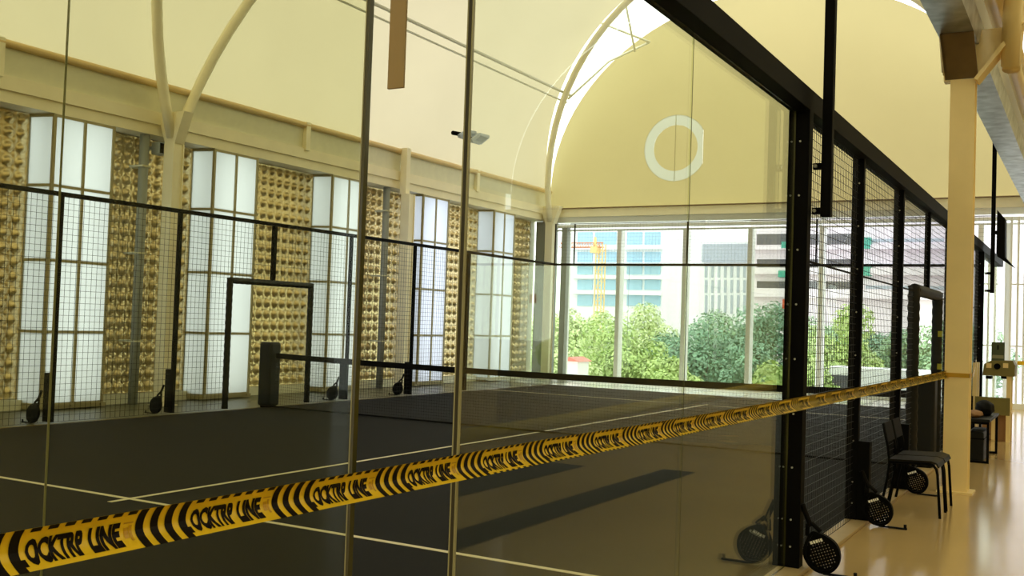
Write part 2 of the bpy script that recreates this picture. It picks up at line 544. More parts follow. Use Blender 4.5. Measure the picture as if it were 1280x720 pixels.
for yy, lab in ((-1.33, 'grey downpipe beside the first left column'), (5.17, 'grey downpipe beside the second left column')):
    t = thing('downpipe', lab, 'downpipe', (-11.62, yy, 0), kind='structure')
    b = NB(); tube(b, [(-11.62, yy, 0.0), (-11.62, yy, 4.33)], 0.075, n=14); obj('pipe', b, M['grey'], t, smooth=True)
    b = NB()
    for z in (1.0, 2.4, 3.8):
        box(b, (-11.95, yy - 0.085, z), (-11.54, yy + 0.085, z + 0.03))
    obj('pipe_clip', b, M['cream_dk'], t)

# ---- valley gutter over the aisle column line
b = NB()
prism(b, [(0.34, 4.42), (0.66, 4.42), (0.69, 4.62), (0.665, 4.62), (0.64, 4.45), (0.36, 4.45), (0.325, 4.62), (0.30, 4.62)], 1, YB, YE - 0.1)
struct('gutter', b, M['galv'], 'galvanised valley gutter running above the cream aisle column', 'gutter')
b = NB()
tube(b, [(0.30, YB, 5.02), (0.30, YE, 5.02)], 0.07)
tube(b, [(0.80, YB, 4.78), (0.80, YE, 4.78)], 0.085)
tube(b, [(0.84, YB, 5.08), (0.84, YE, 5.08)], 0.04)
for y0, y1 in ((YB, 0.2), (4.1, YE)):
    box(b, (0.80, y0, 4.7), (0.84, y1, 5.12))
struct('trim_5', b, M['cream'], 'pair of cream edge tubes along the valley gutter', 'edge tube', smooth=True)

# ---- purlin tubes and end truss under the court vault
for i, (x, z, r, lab) in enumerate(((-10.35, 7.50, 0.035, 'upper grey purlin tube under the left slope of the vault'), (-10.46, 7.32, 0.022, 'thin lower purlin cable under the left slope of the vault'))):
    b = NB(); tube(b, [(x, YB, z), (x, 11.3, z)], r); struct('purlin', b, M['palegrey'], lab, 'purlin', smooth=True)
b = NB()
A = Vector((-10.5, 11.45, 7.45)); B2 = Vector((-8.6, 12.35, 9.0)); C2 = Vector((-9.45, 10.9, 9.25))
tube(b, [A, (A + B2) / 2 + Vector((0, 0, .25)), B2], 0.03)
tube(b, [C2, B2 + Vector((0, 0, 0.0))], 0.03)
tube(b, [C2 + Vector((.9, -.4, .4)), (-8.95, 12.2, 8.75)], 0.03)
struct('trim_6', b, M['cream_dk'], 'slim struts crossing the bright skylight strip beside the gable', 'strut', smooth=True)

# ---- end wall: fascia, head frame and the big windows
b = NB()
box(b, (-11.65, YE - 0.12, 4.43), (12.9, YE + 0.08, 4.64))
struct('trim_7', b, M['pale_cream'], 'cream fascia beam under the arched gable', 'fascia')
b = NB(); tube(b, [(-11.5, YE - 0.14, 4.66), (12.8, YE - 0.14, 4.66)], 0.02)
struct('trim_8', b, M['brownplate'], 'thin brown line along the foot of the gable', 'edge strip')
b = NB()
box(b, (-11.65, YE - 0.05, 4.28), (12.9, YE + 0.08, 4.43))
box(b, (-11.65, YE - 0.09, 4.14), (12.9, YE + 0.08, 4.22))
box(b, (-11.65, YE - 0.02, 4.05), (12.9, YE + 0.06, 4.09))
struct('trim_9', b, M['white'], 'white layered window head across the end wall', 'window head')
b = NB(); box(b, (-11.75, YE - 0.25, 0.0), (-11.25, YE + 0.1, 4.3)); struct('pier', b, M['grey'], 'grey pier in the corner beside the end window', 'pier')
b = NB(); box(b, (-11.02, YE - 0.12, 0.0), (-10.86, YE + 0.08, 4.14)); struct('pier', b, M['grey'], 'narrow grey upright just inside the left edge of the end window', 'pier')
xs = [-10.94, -9.34, -7.50, -5.80, -4.05, -2.30, -0.55, 0.0, 0.62, 2.4]
for i in range(len(xs) - 1):
    lab = ['with the crane and blue glazed tower', 'with the right half of the blue glazed tower', 'with pale sky between two towers', 'with the grey louvred block',
           'just left of the black court post', 'behind the first mesh bay', 'behind the fence gateway', 'narrow, right of the aisle column', 'in the aisle at the right edge of the frame', 'outside the frame to the right'][i]
    t = thing('window_%d' % (i + 7), 'tall end wall window ' + lab, 'window', ((xs[i] + xs[i + 1]) / 2, YE, 0), kind='structure')
    b = NB()
    x0, x1 = xs[i], xs[i + 1]
    wd = 0.055
    box(b, (x0 - 0.01, YE - 0.06, 0), (x0 + wd, YE + 0.22, 4.06))
    box(b, (x1 - wd, YE - 0.06, 0), (x1 - 0.012, YE + 0.22, 4.06))
    box(b, (x0 + wd, YE - 0.05, 0), (x1 - wd, YE + 0.05, 0.08))
    obj('window_frame', b, M['white'], t)
    b = NB()
    box(b, (x0 + wd, YE - 0.006, 0.08), (x1 - wd, YE + 0.006, 4.06))
    obj('pane', b, M['glass_window'], t)
b = NB(); box(b, (2.41, YE - 0.1, 0), (12.9, YE + 0.08, 4.42)); struct('wall_far', b, M['olivewall'], 'olive end wall of the aisle hall, right of the end windows', 'wall')
# cream door leaf frames at the right end of the end wall
b = NB()
for x in (0.06, 0.20, 0.33, 0.50):
    box(b, (x, YE - 0.30, 0), (x + 0.045, YE - 0.22, 4.2))
for z in (1.35, 2.7):
    box(b, (0.06, YE - 0.29, z), (0.55, YE - 0.24, z + 0.03))
box(b, (0.02, YE - 0.34, 0.0), (0.6, YE - 0.2, 0.12))
struct('door_1', b, M['white'], 'white framed glazed door leaves at the far end of the aisle', 'door')

# ================================================================== THE COURT
# ---- glass panels
def glass_panel(lo, hi, m, label, group, seam=None):
    """one toughened pane with polished dark edges"""
    b = NB()
    r = box(b, lo, hi)
    thin = 0 if hi[0] - lo[0] < 0.1 else 1
    bmesh.ops.recalc_face_normals(b, faces=b.faces[:])
    for f in b.faces:
        f.material_index = 0 if abs(f.normal[thin]) > 0.9 else 1
        if seam is not None and abs(f.calc_center_median()[1 - thin] - seam) < 0.01: f.material_index = 2
    return tag(obj('glass_panel', b, [m, M['glass_edge'], M['glass_joint']], recalc=False), label, 'glass panel', group)
GG = 'glass wall panels of the padel court'
gz = 2.945
g = 0.0012
glass_panel((-0.012, -9.99, 0.03), (0.0, -8 - g, gz), M['glass_clear'], 'clear glass side panel ending at the free corner edge', GG, -8.0)
glass_panel((-0.012, -8 + g, 0.03), (0.0, -6.06, gz), M['glass_clear'], 'clear glass side panel touching the thick black post', GG, -8.0)
glass_panel((-0.012, 6.1, 0.03), (0.0, 8 - g, gz), M['glass_clear'], 'near side glass panel just past the aisle column', GG)
glass_panel((-0.012, 8 + g, 0.03), (0.0, 9.98, gz), M['glass_clear'], 'near side glass panel at the far end of the court', GG)
bx = [-0.405, -1.93, -3.93, -5.93, -7.93, -9.97]
bl = ['green tinted back glass panel beside the open corner gap', 'green tinted back glass panel at the left edge of the frame', 'green tinted back glass panel, third from the corner gap',
      'green tinted back glass panel, fourth from the corner gap', 'green tinted back glass panel, farthest from the corner gap']
for i in range(5):
    glass_panel((bx[i + 1] + g, -10.0, 0.03), (bx[i] - (g if i else 0), -9.988, gz), M['glass_back'], bl[i], GG, -1.93 if i < 2 else None)
fl = ['far end glass panel in the left far corner of the court', 'far end glass panel, second from the left far corner', 'middle glass panel of the far end wall of the court',
      'far end glass panel behind the thick black post', 'far end glass panel behind the fence gateway']
for i in range(5):
    glass_panel((-9.98 + 2 * i + g, 9.988, 0.03), (-7.98 + 2 * i - g, 10.0, gz), M['glass_clear'], fl[i], GG)
glass_panel((-10.0, 6.06, 0.03), (-9.988, 8 - g, gz), M['glass_clear'], 'left side glass panel next to the end of the left mesh fence', GG)
glass_panel((-10.0, 8 + g, 0.03), (-9.988, 9.97, gz), M['glass_clear'], 'left side glass panel at the far left corner', GG)
# seam gaskets
b = NB(); box(b, (-0.004, -8.0011, 0.03), (-0.001, -7.9989, gz)); tag(obj('seam_gasket', b, M['seal']), 'thin dark vertical seam between the two clear side panels', 'gasket')
b = NB(); box(b, (-1.9311, -9.999, 0.03), (-1.9289, -9.989, gz)); tag(obj('seam_gasket', b, M['polished_edge']), 'thin pale vertical seam between tinted back panels at the left', 'gasket')
# edge trims on the free corner panes
t = thing('edge_profile', 'slim dark profile with pale rims for refracted light on the free corner edge of the side glass', 'edge profile', (-0.006, -9.995, 0.03))
b = NB(); box(b, (-0.010, -10.004, 0.03), (0.001, -9.991, gz)); obj('core', b, M['seal'], t)
b = NB(); box(b, (-0.0155, -10.003, 0.03), (-0.0105, -9.992, gz)); box(b, (0.0015, -10.003, 0.03), (0.006, -9.992, gz)); obj('rim', b, M['polished_edge'], t)  # pale strips on the chamfers stand in for light refracted in the glass
t = thing('edge_profile', 'olive polished edge of the tinted back glass at the corner gap', 'edge profile', (-0.40, -9.995, 0.03))
b = NB(); box(b, (-0.404, -10.006, 0.03), (-0.394, -9.984, gz)); obj('core', b, M['glass_edge'], t)
b = NB(); box(b, (-0.409, -10.0075, 0.03), (-0.4045, -10.0005, gz)); obj('rim', b, M['polished_edge'], t)
# ---- brown hanging bar in the corner gap
t = thing('hanging_bar', 'flat brown bar hanging from above in the open glass corner gap', 'bar', (-0.292, -9.985, 2.27))
b = NB(); box(b, (-0.324, -9.990, 2.27), (-0.260, -9.980, 3.02), bev=0.002); obj('flat_bar', b, M['brownbar'], t)
b = NB(); box(b, (-0.33, -10.02, 2.96), (-0.254, -9.96, 3.02)); obj('clamp', b, M['black'], t)

def mesh_rect(bm, axis, const, a0, a1, z0, z1, pitch=0.076, r=0.0020):
    """welded mesh in a vertical plane; axis = 1: the sheet runs along y at x=const, 0: along x at y=const"""
    def P(a, z, o=0):
        return (const + o, a, z) if axis == 1 else (a, const + o, z)
    n = max(1, int(round((a1 - a0) / pitch)))
    for i in range(n + 1):
        a = a0 + (a1 - a0) * i / n
        wire(bm, P(a, z0), P(a, z1), r)
    k = max(1, int(round((z1 - z0) / pitch)))
    for j in range(k + 1):
        z = z0 + (z1 - z0) * j / k
        wire(bm, P(a0, z, 2 * r), P(a1, z, 2 * r), r)

def foam_tube(bm, p0, p1, r):
    """padded frame tube with a spiral wrap"""
    p0 = Vector(p0); p1 = Vector(p1)
    n = int((p1 - p0).length / 0.035)
    tube(bm, [p0 + (p1 - p0) * i / n for i in range(n + 1)], [r * (1.0 + 0.07 * math.sin(i * 1.9)) for i in range(n + 1)], n=12)

def fence(x, out, label, detailed):
    """long side fence of the court with mesh bays, a gateway in the middle; out = +1 / -1: side facing away from the court"""
    t = thing('mesh_fence', label, 'fence', (x, 0, 0))
    pw = 0.05
    for y in (-6, -4, -2, 2, 4, 6):
        big = abs(y) == 6
        h = 0.09 if (big and detailed) else (0.045 if detailed else 0.03)
        b = NB()
        if detailed:
            xi, xo = -0.05, (0.085 if big else 0.045)
        else:
            xi, xo = -0.028, 0.028
        yw = 0.05 if big else (0.034 if detailed else 0.028)
        lo, hi = sorted((x + out * xi, x + out * xo))
        box(b, (lo, y - yw, 0.028), (hi, y + yw, 2.96), bev=0.004)
        p = obj('post', b, M['black'], t)
        if detailed:
            for z in (0.16, 0.33, 0.66, 1.0, 1.35, 1.7, 2.05, 2.4, 2.75):
                bb = NB()
                xx = (lo + hi) / 2 + 0.01
                cyl(bb, (xx, y - yw - 0.005, z), (xx, y - yw + 0.004, z), 0.0065, n=8)
                obj('bolt', bb, M['bolt'], p)
        if not big:
            b = NB()
            lo, hi = sorted((x + out * 0.03, x + out * 0.135))
            box(b, (lo, y - 0.03, 0.03), (hi, y + 0.05, 0.66), bev=0.005)
            obj('foot_plate', b, M['black'], t)
    b = NB()
    if detailed:
        box(b, (x - 0.045, -10.0, 2.95), (x + 0.085, 10.0, 3.09), bev=0.004)
    else:
        box(b, (x - 0.028, -10.0, 2.955), (x + 0.028, 10.0, 3.01))
    obj('top_rail', b, M['black'], t)
    b = NB(); box(b, (x - 0.03, -0.035, 2.05), (x + 0.03, 0.035, 2.96)); obj('gate_post', b, M['black'], t)
    if detailed:
        for y0, y1 in ((-5.95, -1.02), (1.02, 5.95)):
            b = NB(); tube(b, [(x + 0.01, y0, 2.0), (x + 0.01, y1, 2.0)], 0.008, n=6); obj('mid_rail', b, M['black'], t)
    b = NB()
    r = 0.062 if detailed else 0.05
    for y in (-0.95, 0.95):
        foam_tube(b, (x, y, 0.03), (x, y, 2.06), r)
    foam_tube(b, (x, -0.95, 2.02), (x, 0.95, 2.02), r)
    df = obj('gate_frame', b, M['charcoal'], t, smooth=True)
    if detailed:
        for z in (1.52, 1.12):
            b = NB()
            box(b, (x + 0.02, 0.88, z), (x + 0.066, 0.955, z + 0.07))
            obj('sticker', b, M['sticker'], df)['label'] = 'lime yellow sticker'
    for (y0, y1, z0, z1) in ((-5.96, -4.03, .03, 2.95), (-3.97, -2.03, .03, 2.95), (-1.97, -1.0, .03, 2.95), (-1.0, -0.03, 2.06, 2.95),
                             (0.03, 1.0, 2.06, 2.95), (1.0, 1.97, .03, 2.95), (2.03, 3.97, .03, 2.95), (4.03, 5.96, .03, 2.95)):
        b = NB(); mesh_rect(b, 1, x, y0, y1, z0, z1, 0.056 if detailed else 0.082, 0.0024 if detailed else 0.0029); obj('mesh_panel', b, M['wire'], t, recalc=False)
    return t
fence(0.0, 1, 'black steel mesh fence along the aisle, with thick posts and a padded gateway', True)
fence(-10.0, -1, 'slim black mesh fence along the left side of the court, before the brass wall', False)
# ---- raised mesh above the far end glass
t = thing('mesh_screen', 'black mesh screen above the glass at the far end of the court', 'mesh screen', (-5, 9.99, 2.95))
b = NB(); box(b, (-10.0, 9.965, 2.95), (0.0, 10.015, 3.005)); obj('lower_rail', b, M['black'], t)
b = NB(); box(b, (-10.0, 9.98, 3.97), (0.0, 10.01, 3.99)); obj('upper_rail', b, M['grey'], t)
for x in (-9.98, -9.45, -6.55, -3.6, -0.03):
    b = NB(); box(b, (x - 0.014, 9.975, 3.0), (x + 0.014, 10.005, 3.98)); obj('post', b, M['black'], t)
b = NB(); mesh_rect(b, 0, 9.99, -9.97, -0.05, 3.0, 3.97, 0.08, 0.0015); obj('mesh_panel', b, M['wire'], t, recalc=False)

# ---- net
def netz(x):
    u = (x + 5) / 5
    return 0.835 + 0.055 * u * u
t = thing('padel_net', 'black net stretched across the court with a black headband', 'net', (-5, 0, 0.01))
N = 40
X = [-9.86 + (9.72) * i / N for i in range(N + 1)]
b = NB()
for k in range(N):
    a0, a1 = X[k], X[k + 1]
    prism(b, [(a0, netz(a0) - 0.085), (a1, netz(a1) - 0.085), (a1, netz(a1)), (a0, netz(a0))], 1, -0.006, 0.006)
bmesh.ops.remove_doubles(b, verts=b.verts[:], dist=1e-5)
obj('headband', b, M['blackmat'], t)
b = NB()
n = 216
for i in range(n + 1):
    x = -9.86 + 9.72 * i / n
    wire(b, (x, 0, 0.02), (x, 0, netz(x) - 0.08), 0.0016)
for j in range(18):
    f = j / 17
    for k in range(0, N, 4):
        a0, a1 = X[k], X[k + 4]
        wire(b, (a0, 0.002, 0.02 + f * (netz(a0) - 0.1)), (a1, 0.002, 0.02 + f * (netz(a1) - 0.1)), 0.0016)
obj('netting', b, M['wire'], t, recalc=False)
b = NB(); tube(b, [(-9.86, 0, 0.022), (-0.14, 0, 0.022)], 0.012, n=8); obj('bottom_cord', b, M['blackmat'], t)
for x, lab in ((-9.99, 'black padded net post in the gateway of the left fence'), (0.0, 'black padded net post behind the chairs at the aisle gateway')):
    t = thing('net_post', lab, 'net post', (x, 0, 0.0))
    b = NB(); box(b, (x - 0.125, -0.125, 0.03), (x + 0.125, 0.125, 1.06), bev=0.035); obj('padding', b, M['charcoal'], t, smooth=False)
    b = NB(); box(b, (x - 0.09, -0.09, 0.0), (x + 0.09, 0.09, 0.03)); obj('base_plate', b, M['black'], t)

# ---- light poles on stand-off brackets
def light_pole(x, y, ytop, label):
    t = thing('light_pole', label, 'light pole', (x, y, 2.27))
    b = NB(); box(b, (x - 0.032, y - 0.032, 2.27), (x + 0.032, y + 0.032, ytop), bev=0.004); obj('pole', b, M['black'], t)
    for z in (2.31, 2.60):
        b = NB(); box(b, (0.087, y - 0.02, z - 0.02), (x, y + 0.02, z + 0.02)); br = obj('bracket', b, M['black'], t)
        bb = NB(); cyl(bb, (0.105, y - 0.035, z), (0.105, y - 0.019, z), 0.012, n=8); obj('bolt', bb, M['bolt'], br)
    return t
light_pole(0.175, -5.93, 5.6, 'black lamp pole on brackets fixed to the thick near post')
light_pole(0.20, 6.10, 5.2, 'black lamp pole on brackets beyond the aisle column')
t = thing('floodlight', 'black slanted floodlight housing beside the far lamp pole', 'floodlight', (0.30, 6.15, 3.2))
b = NB()
P = [pix(1247, 263, 1, 6.15), pix(1257, 274, 1, 6.15), pix(1257, 322, 1, 6.15), pix(1270, 336, 1, 6.15), pix(1247, 321, 1, 6.15)]
prism(b, [(p.x, p.z) for p in P], 1, 6.05, 6.40)
obj('housing', b, M['black'], t)
b = NB(); box(b, (0.233, 6.08, 3.25), (0.31, 6.14, 3.31)); obj('arm', b, M['black'], t)

# ================================================================== BARRIER TAPE
P0 = Vector((0.10, -11.6)); P1 = Vector((0.42, -1.49))
TL = (P1 - P0).length
TD = (P1 - P0) / TL
TN = Vector((TD.y, -TD.x))          # towards the aisle
ZK = [(-0.6, 1.108), (0.02, 1.112), (0.8, 1.116), (1.87, 1.121), (2.6, 1.118), (6.0, 1.131), (TL, 1.156)]
def tz(u):
    for (a, za), (c, zc) in zip(ZK, ZK[1:]):
        if u <= c: return za + (zc - za) * (u - a) / (c - a)
    return ZK[-1][1]
HW = 0.0375
def tp(u, v, off=0.0):
    """point on the curled tape: u along, v across"""
    q = v / HW
    n = 0.016 * (q * q) + 0.020 * max(0.0, (-q - 0.05) / 0.95) ** 2 + 0.004 * math.sin(u * 2.3) * q
    zz = v * (0.93 if q > -0.6 else 0.90)
    p = P0 + TD * u + TN * (n + off)
    return Vector((p.x, p.y, tz(u) + zz))
VS = [-HW + 2 * HW * j / 12 for j in range(13)]
t = thing('barrier_tape', 'yellow and black LOCKTRP LINE barrier tape stretched across the glass to the cream column', 'barrier tape', (P0.x, P0.y, 1.1))
b = NB()
us = [-0.5 + 0.02 * i for i in range(int((TL + 0.5) / 0.02) + 1)]
grid = [[b.verts.new(tp(u, v)) for v in VS] for u in us]
for i in range(len(us) - 1):
    for j in range(12):
        b.faces.new((grid[i][j], grid[i + 1][j], grid[i + 1][j + 1], grid[i][j + 1]))
strip = obj('tape_strip', b, M['tape'], t, smooth=True)

def tape_patch(bm, u0, u1, v0, v1, off=0.0012, slant=0.0):
    nv = max(1, int((v1 - v0) / 0.006)); nu = max(1, int((u1 - u0) / 0.02))
    g_ = [[bm.verts.new(tp(u0 + (u1 - u0) * i / nu + slant * ((v0 + (v1 - v0) * j / nv) / HW), v0 + (v1 - v0) * j / nv, off)) for j in range(nv + 1)] for i in range(nu + 1)]
    for i in range(nu):
        for j in range(nv):
            bm.faces.new((g_[i][j], g_[i + 1][j], g_[i + 1][j + 1], g_[i][j + 1]))

def text_mesh(body, offset):
    cu = bpy.data.curves.new('lettering', 'FONT')
    cu.body = body
    cu.offset = offset
    cu.resolution_u = 3
    o = bpy.data.objects.new('lettering', cu)
    COL.objects.link(o)
    dg = bpy.context.evaluated_depsgraph_get()
    me = bpy.data.meshes.new_from_object(o.evaluated_get(dg))
    bpy.data.objects.remove(o); bpy.data.curves.remove(cu)
    return me
PER = 0.3605
PH0 = 0.068
ink = NB(); faint = NB()
tmes = {}
for body, a, c in (('L', -0.018, -0.004), ('OCKTRP', 0.0, 0.113), ('LINE', 0.124, 0.192)):
    me = text_mesh(body, 0.055)
    tb = NB(); tb.from_mesh(me)
    x0 = min(v.co.x for v in tb.verts); x1 = max(v.co.x for v in tb.verts)
    y0 = min(v.co.y for v in tb.verts); y1 = max(v.co.y for v in tb.verts)
    for v in tb.verts:
        v.co.x = a + (c - a) * (v.co.x - x0) / (x1 - x0)
        v.co.y = -0.031 + 0.046 * (v.co.y - y0) / (y1 - y0)
        v.co.z = 0
    for j in range(10):
        bmesh.ops.bisect_plane(tb, geom=tb.verts[:] + tb.edges[:] + tb.faces[:], plane_co=(0, -0.031 + 0.005 * j, 0), plane_no=(0, 1, 0))
    bmesh.ops.triangulate(tb, faces=tb.faces[:])
    tmes[body] = ([v.co.copy() for v in tb.verts], [[v.index for v in f.verts] for f in tb.faces] if not tb.verts.index_update() else None)
    tb.free(); bpy.data.meshes.remove(me)
k = -2
while True:
    o0 = PH0 + PER * k
    if o0 > TL - 0.05: break
    for body, (vs, fs) in tmes.items():
        if o0 - 0.02 < -0.5 or o0 + 0.22 > TL: continue
        nv = [ink.verts.new(tp(o0 + p.x, p.y, 0.0014)) for p in vs]
        for f in fs:
            try: ink.faces.new([nv[i] for i in f])
            except ValueError: pass
    for s in range(4):
        u = o0 + 0.227 + 0.0345 * s
        if -0.5 < u and u + 0.019 < TL: tape_patch(ink, u, u + 0.0185, -HW, HW)
    for s in range(7):
        u = o0 + 0.002 + 0.0330 * s
        if -0.5 < u and u + 0.02 < TL:
            tape_patch(ink, u, u + 0.020, 0.0290, HW)
            if k > 3: tape_patch(ink, u + 0.006, u + 0.022, -HW, -0.0345)
    u = o0 + 0.199
    if -0.5 < u and u + 0.03 < TL:
        tape_patch(faint, u, u + 0.022, 0.010, 0.013); tape_patch(faint, u + 0.002, u + 0.012, -0.018, 0.002)
        tape_patch(faint, u + 0.014, u + 0.020, -0.024, 0.006)
    k += 1
fm = bpy.data.meshes.new('faint'); faint.to_mesh(fm); faint.free()
k0 = len(ink.faces); ink.from_mesh(fm); bpy.data.meshes.remove(fm)
ink.faces.ensure_lookup_table()
for f in ink.faces[k0:]: f.material_index = 1
obj('lettering', ink, [M['tapeink'], M['tapefaint']], strip, recalc=False)['label'] = 'black lettering and hazard stripes'
# wrap round the column and tail beyond it
b = NB()
cx, cy, rr = 0.52, -1.60, 0.114
for (xa, ya, xb, yb_) in ((cx - rr, cy - rr, cx + rr, cy - rr), (cx + rr, cy - rr, cx + rr, cy + rr), (cx - rr, cy + rr, cx - rr, cy - rr), (cx + rr, cy + rr, cx - rr, cy + rr)):
    lo = (min(xa, xb) - 0.003, min(ya, yb_) - 0.003, 1.130); hi = (max(xa, xb) + 0.003, max(ya, yb_) + 0.003, 1.172)
    box(b, lo, hi)
obj('column_wrap', b, M['tapefaint'], t)
def tail(name, A, B_, hw, label):
    b = NB()
    A = Vector(A); B_ = Vector(B_); n = 30
    d = (B_ - A); side = Vector((d.y, -d.x, 0)).normalized()
    rows = []
    for i in range(n + 1):
        f = i / n; p = A + d * f - Vector((0, 0, 0.03 * math.sin(PI * f)))
        rows.append([b.verts.new(p + Vector((0, 0, s * hw)) + side * 0.004 * s * s) for s in (-1, -0.4, 0.4, 1)])
    for i in range(n):
        for j in range(3):
            f = b.faces.new((rows[i][j], rows[i + 1][j], rows[i + 1][j + 1], rows[i][j + 1]))
            f.material_index = 1 if (i % 5 == 4) else 0
    tt = thing(name, label, 'barrier tape', A)
    obj('tape_strip', b, [M['tape'], M['tapeink']], tt)
tail('barrier_tape', (0.645, -1.48, 1.155), (0.16, 4.12, 1.22), 0.03, 'short yellow tape from the cream column to the little stall')
tail('barrier_tape', (0.70, 4.30, 1.17), (1.9, 6.2, 1.28), 0.03, 'short yellow tape leaving the little stall towards the right edge')

# ================================================================== RACKETS
def racket(loc, lean, label, group, foot=True):
    """racket seen face-on along y; stands on its head, handle leaning to -x by lean"""
    t = thing('padel_racket', label, 'racket', loc, group)
    L = Vector(loc)
    R = Matrix.Rotation(-lean, 3, 'Y')
    Rt = Matrix.Rotation(0.06, 3, 'X')
    def W(u, v, d=0.0):
        return L + Rt @ (R @ Vector((u, d, v)))
    a, c0, hh = 0.115, 0.135, 0.130
    th = 0.018
    # outline: egg shaped head running into the throat
    def outline(s):
        ang = s * 2 * PI
        x = a * math.sin(ang); z = c0 - hh * math.cos(ang)
        if z > c0: x *= 1 - 0.55 * ((z - c0) / hh) ** 2.2
        return x, z if z < c0 else c0 + (z - c0) * 1.12
    b = NB()
    n = 36
    ring = [outline(i / n) for i in range(n)]
    pts = ring + [ring[0]]
    for i in range(n):
        (x0, z0), (x1, z1) = pts[i], pts[i + 1]
        s0 = 0.84
        q = []
        for (x, z) in ((x0, z0), (x1, z1)):
            xi = x * s0; zi = c0 + (z - c0) * s0
            q.append([b.verts.new(W(x, z, -th)), b.verts.new(W(x, z, th)), b.verts.new(W(xi, zi, th)), b.verts.new(W(xi, zi, -th))])
        for m_ in range(4):
            b.faces.new((q[0][m_], q[0][(m_ + 1) % 4], q[1][(m_ + 1) % 4], q[1][m_]))
    bmesh.ops.remove_doubles(b, verts=b.verts[:], dist=1e-5)
    obj('rim', b, M['black'], t)
    b = NB()
    st = 0.0185
    def inside(x, z):
        zz = (z - c0) / (hh * 0.88 * (1.12 if z > c0 else 1)); xx = x / (a * 0.88)
        if z > c0: xx /= max(0.2, 1 - 0.5 * max(0, zz) ** 2.2)
        return xx * xx + zz * zz < 1.0
    for i in range(-7, 8):
        for j in range(-8, 10):
            x, z = i * st, c0 + j * st
            if not inside(x, z): continue
            hole = z < c0 + 0.06 and (x / 0.078) ** 2 + ((z - c0 + 0.015) / 0.085) ** 2 < 1
            for d in (0.0,):
                sq = [b.verts.new(W(x + sx * st / 2, z + sz * st / 2, d)) for sx, sz in ((-1, -1), (0, -1), (1, -1), (1, 0), (1, 1), (0, 1), (-1, 1), (-1, 0))]
                if not hole:
                    b.faces.new(sq)
                else:
                    rr = st * 0.28
                    h = [b.verts.new(W(x + rr * math.cos(-2.356 + kk * PI / 4), z + rr * math.sin(-2.356 + kk * PI / 4), d)) for kk in range(8)]
                    for kk in range(8):
                        b.faces.new((sq[kk], sq[(kk + 1) % 8], h[(kk + 1) % 8], h[kk]))
    bmesh.ops.remove_doubles(b, verts=b.verts[:], dist=1e-4)
    bmesh.ops.recalc_face_normals(b, faces=b.faces[:])
    bmesh.ops.solidify(b, geom=b.faces[:], thickness=0.02)
    obj('perforated_face', b, M['black'], t)
    b = NB()
    for i, (x0, x1) in enumerate(((-0.040, -0.024), (-0.020, -0.006), (-0.002, 0.012), (0.016, 0.024), (0.028, 0.042))):
        vs = [b.verts.new(W(x, z, -th - 0.001)) for x, z in ((x0, 0.205), (x1, 0.205), (x1, 0.224), (x0, 0.224))]
        b.faces.new(vs)
    obj('face_print', b, M['white'], t, recalc=False)['label'] = 'small worn white print'
    b = NB()
    tube(b, [W(-0.045, 0.262), W(-0.012, 0.33)], 0.014, n=8); tube(b, [W(0.045, 0.262), W(0.012, 0.33)], 0.014, n=8)
    tube(b, [W(0, 0.31), W(0, 0.35), W(0, 0.45), W(0, 0.455)], [0.018, 0.017, 0.017, 0.021], n=10)
    obj('handle', b, M['blackmat'], t, smooth=True)
    if foot:
        b = NB()
        box(b, (L.x - 0.04, L.y - 0.020, L.z - 0.008), (L.x + 0.17, L.y + 0.006, L.z + 0.004), bev=0.003)
        cyl(b, (L.x + 0.155, L.y - 0.007, L.z + 0.003), (L.x + 0.155, L.y - 0.007, L.z + 0.03), 0.011, n=10)
        obj('foot_bar', b, M['blackmat'], t)
    return t
RG = 'black padel rackets propped at the fence posts'
rk = racket((0.265, -5.99, 0.012), 0.40, 'black padel racket with white print, leaning on the thick near post', RG)
dup(rk, (0.265, -4.06, 0.012), 'black padel racket at the middle mesh fence post, in front of the chairs', RG)
dup(rk, (0.265, -2.08, 0.012), 'black padel racket on the floor seen under the two chairs', RG)
for y, lab in ((-4.0, 'black padel racket outside the left fence at its leftmost visible post'), (-2.0, 'black padel racket outside the left fence, in front of the first left column'),
               (2.0, 'black padel racket outside the left fence just past its gateway'), (4.0, 'black padel racket outside the left fence, second post past its gateway')):
    dup(rk, (-10.27, y - 0.11, 0.012), lab, RG, rotz=PI)

